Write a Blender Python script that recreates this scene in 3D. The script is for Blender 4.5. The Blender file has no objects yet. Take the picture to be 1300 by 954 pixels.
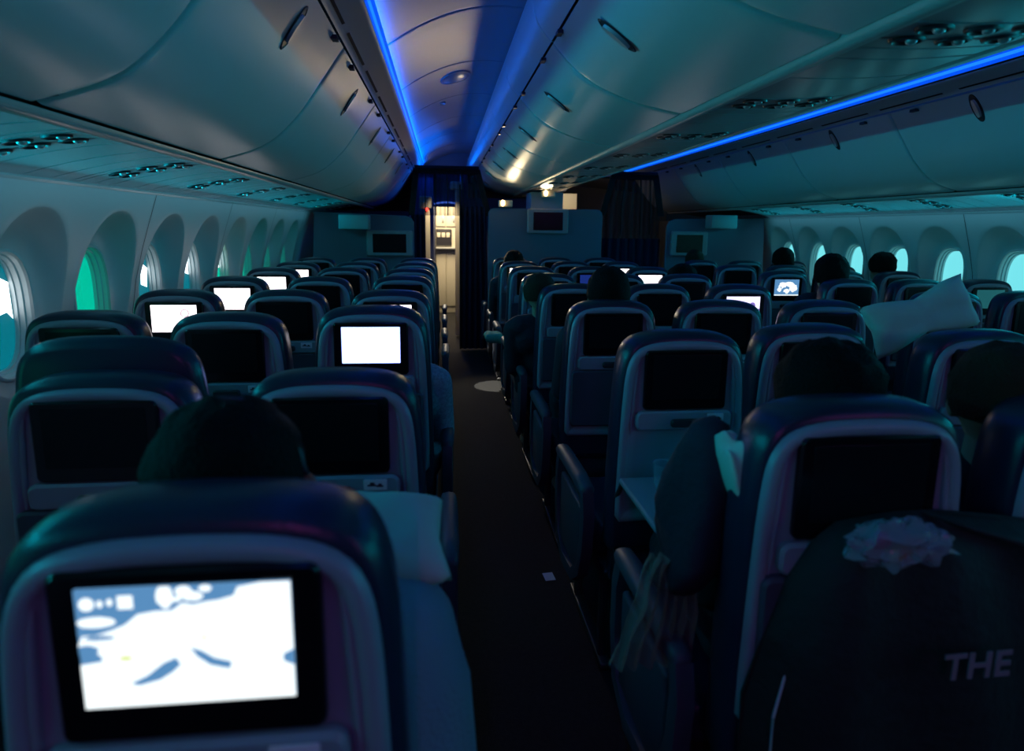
import bpy, bmesh, math, random
from mathutils import Vector, Matrix, noise
random.seed(7)
PI = math.pi
S = bpy.context.scene
COL = S.collection

# ------------------------------------------------------------------ camera, world, exposure
H = 1.47                      # eye height
cam_d = bpy.data.cameras.new('camera'); cam = bpy.data.objects.new('camera', cam_d); COL.objects.link(cam)
F, YAW, PIT, ROL = 797.0, .1104, .1757, .0127
cam_d.sensor_width = 36; cam_d.lens = F/1300*36; cam_d.shift_y = -45/1300; cam_d.clip_start = .02
cam_d.dof.use_dof = True; cam_d.dof.focus_distance = 3.2; cam_d.dof.aperture_fstop = 2.8
cy, sy, cp, sp = math.cos(YAW), math.sin(YAW), math.cos(PIT), math.sin(PIT)
fw = Vector((sy*cp, cy*cp, -sp)); rt = Vector((cy, -sy, 0)); up = rt.cross(fw)
rr = rt*math.cos(ROL)+up*math.sin(ROL); uu = up*math.cos(ROL)-rt*math.sin(ROL)
cam.matrix_world = Matrix(((rr.x, uu.x, -fw.x, 0), (rr.y, uu.y, -fw.y, 0), (rr.z, uu.z, -fw.z, H), (0, 0, 0, 1)))
S.camera = cam
w = bpy.data.worlds.new('world'); S.world = w; w.use_nodes = True
w.node_tree.nodes['Background'].inputs[0].default_value = (.02, .05, .09, 1)
w.node_tree.nodes['Background'].inputs[1].default_value = .05
S.view_settings.view_transform = 'Standard'; S.view_settings.look = 'None'
S.view_settings.exposure = 0; S.view_settings.gamma = 1
try: S.view_settings.use_curve_mapping = False
except Exception: pass

COVE = 5          # blue cove strips
WIN_L, WIN_R = 1.0, 1.15
SCREEN = 2.6
def area(name, loc, rot, sx, sy_, col, p, spread=PI):
    l = bpy.data.lights.new(name, 'AREA'); l.shape = 'RECTANGLE'; l.size = sx; l.size_y = sy_
    l.color = col; l.energy = p; l.spread = spread
    o = bpy.data.objects.new(name, l); COL.objects.link(o); o.location = loc; o.rotation_euler = rot
    return o
def point(name, loc, col, p, r=.03):
    l = bpy.data.lights.new(name, 'POINT'); l.color = col; l.energy = p; l.shadow_soft_size = r
    o = bpy.data.objects.new(name, l); COL.objects.link(o); o.location = loc
    return o
def spot(name, loc, tgt, col, p, ang, r=.02, blend=.3):
    l = bpy.data.lights.new(name, 'SPOT'); l.color = col; l.energy = p; l.shadow_soft_size = r
    l.spot_size = ang; l.spot_blend = blend
    o = bpy.data.objects.new(name, l); COL.objects.link(o); o.location = loc
    o.rotation_euler = (Vector(tgt)-Vector(loc)).to_track_quat('-Z', 'Y').to_euler()
    return o
WARM = (1, .78, .45)
area('galley_ceiling_light', (.05, 10.2, 2.2), (0, 0, 0), .3, 1.2, WARM, 60)
area('galley_door_light', (1.72, 8.5, 1.47+.42), (PI/2, 0, 0), .3, .1, WARM, 1.6)
CX = 1.2126
for s_, e_ in ((-1, 17), (1, 17)):      # cove light washing the ceiling, and the dim light that washes the side walls
    area('cove_wash', (CX+s_*1.462, 3.4, 1.47+.870), (0, s_*2.55, 0), .03, 11.6, (.0, .13, 1), e_)
    area('sidewall_bin_fill', (CX+s_*2.69, 2.4, 1.47+.11), (0, s_*1.58, 0), .02, 9.6, (.0, .46, .62), 24, 1.8)  # added teal fill aimed at the bins, no fitting built
    area('sidewall_wash', (CX+s_*2.60, 2.4, 1.47+.165), (0, s_*-.55, 0), .03, 9.8, (.14, .50, .72), 3.5)
    area('aft_mood_wash', (CX+s_*1.5, -1.7, 1.47+.80), (.55, s_*.3, 0), .05, 1.4, (.70, .10, .66), 6.5)  # added purple fill behind the camera for the seat backs

# ------------------------------------------------------------------ helpers
MATS = {}
def mat(name, col, rough=.5, metal=0, emit=None, es=0, bump=0, bscale=60, var=0, vscale=8, coat=0, alpha=None, spec=.5):
    if name in MATS: return MATS[name]
    m = bpy.data.materials.new(name); m.use_nodes = True; nt = m.node_tree; b = nt.nodes['Principled BSDF']
    b.inputs['Base Color'].default_value = (*col, 1); b.inputs['Roughness'].default_value = rough
    b.inputs['Metallic'].default_value = metal; b.inputs['Coat Weight'].default_value = coat
    b.inputs['Specular IOR Level'].default_value = spec
    if alpha is not None: b.inputs['Alpha'].default_value = alpha
    if emit: b.inputs['Emission Color'].default_value = (*emit, 1); b.inputs['Emission Strength'].default_value = es
    tc = nt.nodes.new('ShaderNodeTexCoord')
    if var:
        n = nt.nodes.new('ShaderNodeTexNoise'); n.inputs['Scale'].default_value = vscale; n.inputs['Detail'].default_value = 4
        nt.links.new(tc.outputs['Object'], n.inputs['Vector'])
        r = nt.nodes.new('ShaderNodeValToRGB')
        r.color_ramp.elements[0].position = .3; r.color_ramp.elements[1].position = .7
        r.color_ramp.elements[0].color = (*[c*(1-var) for c in col], 1)
        r.color_ramp.elements[1].color = (*[min(1, c*(1+var)) for c in col], 1)
        nt.links.new(n.outputs['Fac'], r.inputs[0]); nt.links.new(r.outputs[0], b.inputs['Base Color'])
    if bump:
        n = nt.nodes.new('ShaderNodeTexNoise'); n.inputs['Scale'].default_value = bscale; n.inputs['Detail'].default_value = 3
        nt.links.new(tc.outputs['Object'], n.inputs['Vector'])
        q = nt.nodes.new('ShaderNodeBump'); q.inputs['Strength'].default_value = bump; q.inputs['Distance'].default_value = .01
        nt.links.new(n.outputs['Fac'], q.inputs['Height']); nt.links.new(q.outputs[0], b.inputs['Normal'])
    MATS[name] = m
    return m
BIN = mat('bin_plastic', (.74, .77, .76), .33, bump=.02, bscale=400)
LIP = mat('bin_lip', (.42, .45, .45), .3)
WALL = mat('wall_panel', (.55, .55, .55), .42, bump=.03, bscale=300)
CEIL = mat('ceiling_panel', (.36, .36, .40), .34)
PSU = mat('service_panel', (.50, .50, .52), .25)
GAP = mat('dark_gap', (.01, .01, .012), .6)
CARPET = mat('carpet', (.016, .016, .019), .95, bump=.6, bscale=250, var=.3, vscale=60)
LEATHER = mat('navy_leather', (.014, .022, .05), .30, bump=.06, bscale=180)
FABRIC = mat('navy_fabric', (.02, .03, .06), .8, bump=.3, bscale=300)
SHELL = mat('seat_shell', (.27, .30, .36), .36, bump=.03, bscale=300)
SHELLLO = mat('seat_lower_shell', (.06, .07, .10), .5, bump=.03, bscale=300)
BLACK = mat('black_gloss', (.004, .004, .006), .18)
SCROFF = mat('screen_off', (.008, .010, .012), .22, spec=.2)
LATCH = mat('dark_latch', (.03, .03, .04), .4)
PLAC = mat('placard', (.85, .70, .80), .5)
PLACK = mat('placard_print', (.06, .03, .06), .5)
CHROME = mat('chrome', (.7, .7, .72), .38, .7)
STEEL = mat('seat_leg_steel', (.12, .12, .13), .4, .8)
RECESS = mat('dark_recess', (.02, .03, .04), .35)
LED = mat('cove_led_blue', (0, 0, 0), .5, emit=(.0, .085, .95), es=1)
LEDC = mat('cove_led_core', (0, 0, 0), .5, emit=(.01, .22, 1.0), es=1.15)
BULK = mat('bulkhead_laminate', (.15, .20, .27), .7, bump=.25, bscale=250)
MONF = mat('monitor_frame', (.32, .34, .36), .4)
PALE = mat('pale_laminate', (.34, .36, .38), .5)
CREAM = mat('cream_laminate', (.62, .58, .48), .5)
CURT = mat('navy_curtain', (.006, .012, .05), .9, bump=.3, bscale=200)
TRIMK = mat('black_trim', (.004, .004, .006), .8)
SKIN = mat('skin', (.42, .24, .17), .55, bump=.05, bscale=200)
HAIR = mat('dark_hair', (.004, .0035, .003), .7, spec=.12, bump=.8, bscale=160)
HAIRB = mat('brown_hair', (.04, .022, .012), .7, spec=.15, bump=.8, bscale=160)
PILLOW = mat('pillow_cloth', (.46, .58, .50), .85, bump=.25, bscale=25)
BLANK = mat('blanket_cloth', (.16, .24, .32), .95, bump=.4, bscale=150)
JACK = mat('black_jacket', (.010, .012, .014), .75, bump=.4, bscale=40)
NAVYJ = mat('navy_jacket', (.012, .016, .032), .8, bump=.4, bscale=40)
def sheer(name, col, a):
    m = mat(name, col, .7)
    nt = m.node_tree; b = nt.nodes['Principled BSDF']; out = nt.nodes['Material Output']
    t = nt.nodes.new('ShaderNodeBsdfTransparent'); mx = nt.nodes.new('ShaderNodeMixShader')
    wv = nt.nodes.new('ShaderNodeTexWave'); wv.inputs['Scale'].default_value = 6; wv.bands_direction = 'X'; wv.inputs['Distortion'].default_value = 1.5
    tc = nt.nodes.new('ShaderNodeTexCoord'); nt.links.new(tc.outputs['Object'], wv.inputs['Vector'])
    mr = nt.nodes.new('ShaderNodeMapRange'); mr.inputs[3].default_value = a*.75; mr.inputs[4].default_value = min(1, a*1.2)
    nt.links.new(wv.outputs['Fac'], mr.inputs[0]); nt.links.new(mr.outputs[0], mx.inputs[0])
    nt.links.new(t.outputs[0], mx.inputs[1]); nt.links.new(b.outputs[0], mx.inputs[2]); nt.links.new(mx.outputs[0], out.inputs[0])
    return m
SHEER = sheer('sheer_curtain_mesh', (.01, .02, .06), .35)
SHEERR = sheer('sheer_curtain_mesh_dark', (.01, .02, .04), .42)
TULLE = sheer('gauze', (.25, .27, .22), .35)
PLASTIC = mat('clear_crinkled_plastic', (.35, .30, .38), .12, bump=1.0, bscale=22, alpha=.55)

class MB:
    """collects shapes into one mesh"""
    def __init__(s): s.v = []; s.f = []; s.m = []
    def add(s, vs, fs, mi=0):
        o = len(s.v); s.v += [tuple(v) for v in vs]; s.f += [[i+o for i in f] for f in fs]; s.m += [mi]*len(fs)
    def box(s, x0, x1, y0, y1, z0, z1, b=0, mi=0):
        if b <= 0:
            v = [(x, y, z) for x in (x0, x1) for y in (y0, y1) for z in (z0, z1)]
            s.add(v, [(0, 1, 3, 2), (4, 6, 7, 5), (0, 4, 5, 1), (2, 3, 7, 6), (0, 2, 6, 4), (1, 5, 7, 3)], mi); return
        bm = bmesh.new(); bmesh.ops.create_cube(bm, size=1)
        for v in bm.verts: v.co = Vector(((x0+x1)/2+v.co.x*(x1-x0), (y0+y1)/2+v.co.y*(y1-y0), (z0+z1)/2+v.co.z*(z1-z0)))
        bmesh.ops.bevel(bm, geom=bm.edges[:]+bm.verts[:], offset=b, segments=3, affect='EDGES', profile=.5)
        bm.verts.index_update()
        s.add([v.co for v in bm.verts], [[v.index for v in f.verts] for f in bm.faces], mi); bm.free()
    def loft(s, loops, close=True, cap0=False, cap1=False, mi=0):
        n = len(loops[0]); v = [p for l in loops for p in l]; f = []
        for i in range(len(loops)-1):
            for j in range(n if close else n-1):
                k = (j+1) % n; f.append((i*n+j, i*n+k, (i+1)*n+k, (i+1)*n+j))
        if cap0: f.append(tuple(range(n))[::-1])
        if cap1: f.append(tuple((len(loops)-1)*n+j for j in range(n)))
        s.add(v, f, mi)
    def tube(s, pts, r, n=10, cap=True, mi=0):
        pts = [Vector(p) for p in pts]; rs = r if isinstance(r, (list, tuple)) else [r]*len(pts); L = []
        for i, p in enumerate(pts):
            t = (pts[min(i+1, len(pts)-1)]-pts[max(i-1, 0)]).normalized()
            a = t.cross(Vector((0, 0, 1)))
            if a.length < .2: a = t.cross(Vector((0, 1, 0)))
            a.normalize(); b = t.cross(a)
            L.append([p+(a*math.cos(q*2*PI/n)+b*math.sin(q*2*PI/n))*rs[i] for q in range(n)])
        s.loft(L, True, cap, cap, mi)
    def ell(s, c, r, rot=None, nu=20, nv=12, mi=0, nz=0, ns=3):
        L = []; c = Vector(c)
        for i in range(nv+1):
            th = PI*i/nv; L.append([])
            for j in range(nu):
                ph = 2*PI*j/nu; d = Vector((math.sin(th)*math.cos(ph), math.sin(th)*math.sin(ph), math.cos(th)))
                p = Vector((d.x*r[0], d.y*r[1], d.z*r[2]))
                if nz: p *= 1+nz*noise.noise(d*ns+c)
                if rot: p = rot @ p
                L[-1].append(c+p)
        s.loft(L, True, False, False, mi)
    def cap(s, a, b, ra, rb, n=14):      # capsule / tapered limb (closed)
        a = Vector(a); b = Vector(b); t = (b-a).normalized()
        x = t.orthogonal().normalized(); y = t.cross(x); L = []
        for k in range(6): th = PI/2*k/5*.98+.02; L.append((a-t*ra*math.cos(th), ra*math.sin(th)))
        for k in range(6): th = PI/2*(1-k/5)*.98+.02; L.append((b+t*rb*math.cos(th), rb*math.sin(th)))
        s.loft([[c+(x*math.cos(q*2*PI/n)+y*math.sin(q*2*PI/n))*r for q in range(n)] for c, r in L], True, True, True)
    def mesh(s, name, mats, smooth=35):
        me = bpy.data.meshes.new(name); me.from_pydata([tuple(v) for v in s.v], [], s.f)
        bm = bmesh.new(); bm.from_mesh(me); bmesh.ops.remove_doubles(bm, verts=bm.verts, dist=1e-5)
        bmesh.ops.dissolve_degenerate(bm, dist=1e-6, edges=bm.edges)
        bmesh.ops.recalc_face_normals(bm, faces=bm.faces)
        bm.to_mesh(me); bm.free()
        if not isinstance(mats, (list, tuple)): mats = [mats]
        for m in mats: me.materials.append(m)
        if len(mats) > 1 and len(me.polygons) == len(s.m):
            for p, mi in zip(me.polygons, s.m): p.material_index = mi
        if smooth:
            me.shade_smooth(); me.set_sharp_from_angle(angle=math.radians(smooth))
        return me
    def build(s, name, mats, parent=None, smooth=35, **kw):
        o = bpy.data.objects.new(name, s.mesh(name, mats, smooth)); COL.objects.link(o)
        if parent: o.parent = parent
        for k, v in kw.items(): o[k] = v
        return o
def tag(o, label=None, cat=None, group=None, kind=None):
    if label: o['label'] = label
    if cat: o['category'] = cat
    if group: o['group'] = group
    if kind: o['kind'] = kind
    return o
def thing(name, loc=(0, 0, 0), label=None, cat=None, group=None, rz=0):
    o = bpy.data.objects.new(name, None); COL.objects.link(o); o.location = loc; o.rotation_euler.z = rz
    o.empty_display_size = .05
    return tag(o, label, cat, group)
def struct(o, label=None): o['kind'] = 'structure'; return tag(o, label)
def copy_tree(o, parent=None):
    c = o.copy(); COL.objects.link(c); c.parent = parent
    for ch in KIDS.get(o.name, []): copy_tree_reg(ch, c)
    return c
KIDS = {}
def reg(o):
    if o.parent: KIDS.setdefault(o.parent.name, []).append(o)
    return o
def copy_tree_reg(o, parent):
    c = o.copy(); COL.objects.link(c); c.parent = parent; KIDS.setdefault(parent.name, []).append(c)
    for ch in KIDS.get(o.name, []): copy_tree_reg(ch, c)
    return c
def kids_register():
    for o in bpy.data.objects:
        if o.parent and o not in KIDS.get(o.parent.name, []): KIDS.setdefault(o.parent.name, []).append(o)
def bake(mb, name, voxel, sm=6, mats=None):
    """fuse overlapping closed volumes to one continuous surface"""
    me = mb.mesh('tmp', mats or SKIN, 0); o = bpy.data.objects.new('tmp', me); COL.objects.link(o)
    r = o.modifiers.new('r', 'REMESH'); r.mode = 'VOXEL'; r.voxel_size = voxel; r.use_smooth_shade = True
    q = o.modifiers.new('s', 'SMOOTH'); q.iterations = sm; q.factor = .5
    dg = bpy.context.evaluated_depsgraph_get(); out = bpy.data.meshes.new_from_object(o.evaluated_get(dg)); out.name = name
    bpy.data.objects.remove(o); bpy.data.meshes.remove(me)
    out.shade_smooth()
    if not out.materials: out.materials.append(mats or SKIN)
    return out
def meshobj(name, me, parent=None):
    o = bpy.data.objects.new(name, me); COL.objects.link(o)
    if parent: o.parent = parent
    return o

# ------------------------------------------------------------------ cabin section
C = 1.2126                    # cabin centreline x
Y0, Y1, YE = -2.6, 9.4, 11.6
def prof_interp(pr, n):       # smooth resample (Catmull-Rom) of a polyline
    P = [Vector(p) for p in pr]; out = []
    m = len(P)-1
    for i in range(n+1):
        t = i/n*m; k = min(int(t), m-1); u = t-k
        a = P[max(k-1, 0)]; b = P[k]; c = P[k+1]; d = P[min(k+2, m)]
        out.append(.5*((2*b)+(c-a)*u+(2*a-5*b+4*c-d)*u*u+(3*b-a-3*c+d)*u**3))
    return out
DOORP = prof_interp([(1.63, H+.755), (1.66, H+.715), (1.74, H+.60), (1.845, H+.46), (1.98, H+.345), (2.17, H+.28)], 22)
CDOORP = prof_interp([(.785, H+.705), (.70, H+.62), (.60, H+.555), (.45, H+.50), (.26, H+.462)], 18)
def sheet(mb, P, side, y0, y1, th, ny=2, mi=0, crown=0.0):
    """curved panel of thickness th following section P (hw,z)"""
    n = len(P); N = []
    for i in range(n):
        t = (P[min(i+1, n-1)]-P[max(i-1, 0)]).normalized(); N.append(Vector((t.y, -t.x)))
    # make normals point outward (away from cabin interior = +hw,+z)
    def pt(i, off, y):
        q = P[i]+N[i]*off; return (C+side*q.x, y, q.y)
    loops = []
    b = min(.006, th*.5)
    for (y, ins) in ((y0, b), (y0+b, 0), (y1-b, 0), (y1, b)):
        lp = [pt(i, -ins if False else ins*SGN, y) for i in range(n)] + [pt(i, th*SGN, y) for i in range(n-1, -1, -1)]
        loops.append(lp)
    mb.loft(loops, True, True, True, mi)
SGN = 1
# floor
m = MB(); m.box(C-2.9, C+2.9, Y0, YE, -.05, 0); struct(m.build('floor', CARPET, smooth=0))
# outboard walls
WP = [(2.70, H+.165), (2.75, H+.02), (2.80, H-.13), (2.845, H-.29), (2.875, H-.45), (2.895, H-.62), (2.905, H-.80)]
def whw(z):
    for (a, za), (b, zb) in zip(WP, WP[1:]):
        if z >= zb: t = (z-za)/(zb-za); return a+(b-a)*t
    return WP[-1][0]
def wall_side(side, yc0, k0, k1, name, winmat, patches, wn):
    m = MB(); n = 56
    angs = []
    zc = 1.10; ztop, zbot = WP[0][1], .70
    hy = .305
    # boundary points per angle incl. exact corners
    corners = [math.atan2(ztop-zc, hy), math.atan2(ztop-zc, -hy), math.atan2(zbot-zc, -hy)+2*PI, math.atan2(zbot-zc, hy)+2*PI]
    base = [2*PI*i/n for i in range(n)]
    for c_ in corners:
        j = min(range(n), key=lambda q: abs((base[q]-c_+PI) % (2*PI)-PI)); base[j] = c_ % (2*PI)
    base.sort(); 
    def rect(a):
        dx, dz = math.cos(a), math.sin(a); t = 1e9
        if abs(dx) > 1e-9: t = min(t, hy/abs(dx))
        if dz > 1e-9: t = min(t, (ztop-zc)/dz)
        if dz < -1e-9: t = min(t, (zbot-zc)/dz)
        return dx*t, zc+dz*t
    def oval(a, hw, zt, zb, e):
        c0 = (zt+zb)/2; hh = (zt-zb)/2; dx, dz = math.cos(a), math.sin(a)
        r = (abs(dx/hw)**e+abs(dz/hh)**e)**(-1/e)
        return dx*r, c0+dz*r
    XO = 2.912
    for k in range(k0, k1+1):
        yc = yc0+.61*k; L = []
        def P(yz, x): return (C+side*x, yc+yz[0], yz[1])
        L.append([P(rect(a), whw(rect(a)[1])) for a in base])
        def mid(a, t):
            r0 = rect(a); o = oval(a, .262, H+.065, .78, 2.2); q = (r0[0]*(1-t)+o[0]*t, r0[1]*(1-t)+o[1]*t)
            return P(q, whw(q[1]))
        for t in (.15, .5, .85, 1.0): L.append([mid(a, t) for a in base])
        for t, dt in ((.04, .03), (.12, .16), (.25, .38), (.42, .62), (.6, .82), (.8, .94), (.95, .99), (1, 1)):
            row = []
            for a in base:
                o = oval(a, .262, H+.065, .78, 2.2); i = oval(a, .164, H-.10, .845, 2.8)
                q = (o[0]*(1-t)+i[0]*t, o[1]*(1-t)+i[1]*t)
                xs = whw(o[1]); row.append(P(q, xs+(XO-xs)*dt))
            L.append(row)
        L.append([P(oval(a, .159, H-.105, .85, 2.8), XO-.006) for a in base])
        L.append([P(oval(a, .150, H-.113, .86, 2.8), XO-.006) for a in base])
        L.append([P(oval(a, .146, H-.118, .866, 2.8), XO+.004) for a in base])
        m.loft(L, True)
        # window: frame tunnel and pane
        wo = struct(thing('window_%d' % (wn+k-k0), (C+side*XO, yc, 1.1)))
        f = MB(); g = []
        for hw, zt, zb, dx in ((.146, H-.118, .866, .004), (.144, H-.12, .87, .022), (.138, H-.126, .875, .025), (.136, H-.128, .877, .044), (.130, H-.134, .884, .046), (.129, H-.135, .885, .064)):
            g.append([(side*dx, oval(a, hw, zt, zb, 2.8)[0], oval(a, hw, zt, zb, 2.8)[1]-1.1) for a in base])
        f.loft(g, True); f.build('frame', WINF, wo)
        pn = MB(); pn.loft([[(side*(.062+e), oval(a, .134, H-.13, .88, 2.8)[0], oval(a, .134, H-.13, .88, 2.8)[1]-1.1) for a in base] for e in (0, .004)], True, True, True)
        pn.build('pane', winmat(k), wo)
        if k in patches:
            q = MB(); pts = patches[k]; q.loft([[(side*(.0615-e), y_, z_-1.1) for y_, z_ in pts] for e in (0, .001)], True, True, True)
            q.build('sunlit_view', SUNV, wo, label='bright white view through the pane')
    # rest of wall: beyond the window run and below
    ya, yb = yc0+.61*k0-.305, yc0+.61*k1+.305
    for a, b in ((Y0, ya), (yb, YE)):
        if b > a: m.loft([[(C+side*x, y, z) for x, z in WP+[(2.905, .70)]] for y in (a, b)], False)
    m.loft([[(C+side*x, y, z) for x, z in ((2.905, .70), (2.90, .5), (2.86, .25), (2.80, .1), (2.80, 0))] for y in (Y0, YE)], False)
    o = struct(m.build(name, WALL, smooth=50))
    # panel joints every two windows
    j = MB()
    for k in range(k0, k1+1, 2):
        y = yc0+.61*k+.305 if side < 0 else yc0+.61*k+.305
        j.loft([[(C+side*(x-.0012), y+e, z) for x, z in WP] for e in (-.0025, .0025)], False)
    j.build('panel_joint', GAP, o, smooth=0)
    return o
WINF = mat('window_tunnel', (.62, .66, .66), .35)
def winmat_L(k):
    cols = [(.0, .34, .22), (.0, .16, .22)]
    c_ = cols[1] if k in (0, 2, 3) else cols[0]
    return mat('dimmed_pane_green_%d' % (1 if k in (0, 2, 3) else 0), (.0, .02, .02), .1, emit=c_, es=WIN_L*(1.0 if k in (0, 2, 3) else 1.5))
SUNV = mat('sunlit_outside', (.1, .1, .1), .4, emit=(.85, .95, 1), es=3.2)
def winmat_R(k): return mat('dimmed_pane_cyan', (.0, .03, .04), .1, emit=(.16, .68, .74), es=WIN_R)
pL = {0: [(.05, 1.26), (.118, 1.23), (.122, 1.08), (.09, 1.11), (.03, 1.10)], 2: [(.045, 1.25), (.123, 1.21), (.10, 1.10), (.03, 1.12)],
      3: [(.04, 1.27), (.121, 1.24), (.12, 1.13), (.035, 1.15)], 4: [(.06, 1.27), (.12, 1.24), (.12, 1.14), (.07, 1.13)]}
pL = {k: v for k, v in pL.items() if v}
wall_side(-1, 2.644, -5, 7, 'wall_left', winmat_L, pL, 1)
wall_side(1, 4.14, -8, 5, 'wall_right', winmat_R, {}, 21)

# ceiling arches over the aisles
def cz(hw): return H+1.09-.62*(hw-.9)**2
def ceiling():
    m = MB(); g = MB()
    seams = [Y0]+[3.35-1.03*k for k in range(5, 0, -1)]+[3.35+1.03*k for k in range(0, 6)]+[Y1+.2]
    for s in (-1, 1):
        for a, b in zip(seams, seams[1:]):
            hs = [.62+i*(1.478-.62)/24 for i in range(25)]
            m.loft([[(C+s*h, y, cz(h)+e) for h in hs] for y, e in ((a, .012), (a+.004, .003), (a+.008, 0), (a+.03, 0), (b-.03, 0), (b-.008, 0), (b-.004, .003), (b, .012))], False)
    m.loft([[(C+x, y, z) for x, z in ((-.7, H+1.06), (0, H+1.08), (.7, H+1.06))] for y in (Y0, Y1+.2)], False)
    # lower, plain ceiling ahead of the class divider
    m.loft([[(C+x, y, H+.80-.02*x*x) for x in (-2.8, -2, -1.5, -1, -.5, 0, .5, 1, 1.5, 2, 2.8)] for y in (Y1+.2, YE)], False)
    m.loft([[(C+x, Y1+.2, z) for x in (-2.8, 2.8)] for z in (H+.80, H+1.3)], False)
    return struct(m.build('ceiling', CEIL, smooth=40))
ceiling()
# oval sensor/light recesses in the left aisle ceiling
for (x, y, l) in ((.13, 2.55, 'nearer oval flush fitting in the blue-lit aisle ceiling'), (.10, 4.75, 'farther oval flush fitting in the blue-lit aisle ceiling')):
    t = thing('ceiling_fitting', (x, y, 0), l, 'ceiling fitting', 'oval fittings in the aisle ceiling')
    for nm, r0, mt in (('rim', 1.0, CEIL), ('cover', .86, PSU)):
        m = MB(); L = []
        for rr_, dz in ((1*r0, 0), (.97*r0, -.008), (.85*r0, -.012 if nm == 'rim' else -.014)):
            L.append([(math.cos(q)*.11*rr_, math.sin(q)*.17*rr_, cz(abs(x+math.cos(q)*.11*rr_-C))+dz) for q in [2*PI*i/32 for i in range(32)]])
        m.loft(L, True, False, nm == 'cover'); m.build(nm, mt, t)
# fore and aft closing walls
m = MB(); m.box(C-2.95, C+2.95, YE, YE+.05, 0, H+1.4); struct(m.build('wall_front', PALE))
m = MB(); m.box(C-2.95, C+2.95, Y0-.05, Y0, 0, H+1.4); struct(m.build('wall_back', BULK))

# ------------------------------------------------------------------ outboard bins, cove ledges, cove strips
def ledge(side, name):
    """fixed panel over the bin doors with long air slots; cove light trough on top"""
    m = MB()
    P = [Vector(p) for p in ((1.624, H+.765), (1.612, H+.776), (1.56, H+.800), (1.512, H+.812), (1.497, H+.817), (1.495, H+.821), (1.503, H+.824), (1.52, H+.822))]
    m.loft([[(C+side*p.x, y, p.y) for p in P] for y in (Y0, Y1+.1)], False)
    o = struct(m.build(name, BIN, smooth=50))
    g = MB(); p0, p1 = P[1], P[2]
    y = -1.0
    while y < Y1-.3:
        a = p0.lerp(p1, .22); b = p0.lerp(p1, .45)
        g.loft([[(C+side*(q.x-.001), yy, q.y-.0025) for q in (a, b)] for yy in (y, y+.52)], False); y += .635
    g.build('air_slot', GAP, o, smooth=0)
    # LED strip lying in the trough
    st = thing('cove_light', (C+side*1.49, 0, H+.85), '%s blue cove light strip running along the top of the %s overhead bins' % (('left', 'left window-side') if side < 0 else ('right', 'right window-side')), 'light strip')
    for nm, a, b, e, mt in (('diffuser', (.012, -.016), (-.014, .034), 0, LED), ('light_core', (.0035, .000), (-.0035, .014), .0015, LEDC)):
        q = MB(); dx, dz = -.88*e, -.47*e
        q.loft([[(side*(a[0]+dx), y, a[1]+dz), (side*(b[0]+dx), y, b[1]+dz), (side*(b[0]+dx+.004), y, b[1]+.002), (side*(a[0]+dx+.004), y, a[1]+.002)] for y in (Y0, Y1+.05)], True, True, True)
        q.build(nm, mt, st, smooth=0)
    return P
ledge(-1, 'trim_1'); ledge(1, 'trim_2')

LATCHM = {}
def latch_obj(P, idx, side, y, parent, scale=1.0):
    """pill-shaped recess with a chrome paddle, long axis down the door face"""
    p = P[idx]; t = (P[idx+1]-P[idx-1]).normalized(); n = Vector((-t.y, t.x))
    if n.dot(Vector((-1, -1))) < 0: n = -n
    def pt(u, v, h): q = p+t*u+n*h; return (side*q.x, v, q.y)
    L = []
    for sc, h in ((1.0, .0015), (.93, .0035), (.86, .0015), (.8, .0010)):
        L.append([pt(math.cos(a)*.085*scale*sc*1, math.copysign(abs(math.sin(a))**.9, math.sin(a))*.034*scale*sc, h) for a in [2*PI*i/28 for i in range(28)]])
    m = MB(); m.loft(L, True, True, True); o = m.build('latch_recess', RECESS, parent); o.location = (0, y, 0)
    m = MB()
    m.loft([[pt(u, v*math.sqrt(max(0, 1-(u/.055)**2)*.9+.1), h) for v, h in ((-.020, .003), (-.013, .012), (.013, .012), (.020, .003))] for u in [(-.052+.104*i/10)*scale for i in range(11)]], True, True, True)
    m.build('latch_paddle', CHROME, o)
def outbin(side, y0, y1, label, group):
    t = thing('overhead_bin', (C, 0, 0), label, 'overhead bin', group)
    # door (curved panel)
    m = MB(); L = []
    P = DOORP; n = len(P)
    N = []
    for i in range(n):
        tt = (P[min(i+1, n-1)]-P[max(i-1, 0)]).normalized(); q = Vector((-tt.y, tt.x)); 
        if q.dot(Vector((1, 1))) < 0: q = -q
        N.append(q)
    for y, ins in ((y0+.004, .016), (y0+.007, .006), (y0+.014, .0015), (y0+.022, 0), (y0+.05, 0), (y1-.05, 0), (y1-.022, 0), (y1-.014, .0015), (y1-.007, .006), (y1-.004, .016)):
        L.append([(side*(P[i]+N[i]*ins).x, y, (P[i]+N[i]*ins).y) for i in range(n)]+[(side*(P[i]+N[i]*.03).x, y, (P[i]+N[i]*.03).y) for i in range(n-1, -1, -1)])
    m.loft(L, True, True, True); d = m.build('door', BIN, t, smooth=50)
    latch_obj(P, 7 if side < 0 else 6, side, (y0+y1)/2, d)
    # small dark hinge clips under the top gap
    m = MB()
    for y in (y0+.22, y1-.25):
        p = P[1]; m.box(side*p.x-.012, side*p.x+.012, y, y+.05, p.y-.022, p.y-.006)
    m.build('clip', RECESS, t)
    m = MB(); pts = [(1.66, H+.745), (2.0, H+.80), (2.5, H+.7), (2.70, H+.30), (2.20, H+.30), (2.05, H+.36), (1.88, H+.49), (1.70, H+.70)]
    m.loft([[(side*x, y, z) for x, z in pts] for y in (y0+.001, y1-.001)], True, True, True); m.build('bin_body', GAP, t, smooth=0)
    return t
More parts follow.
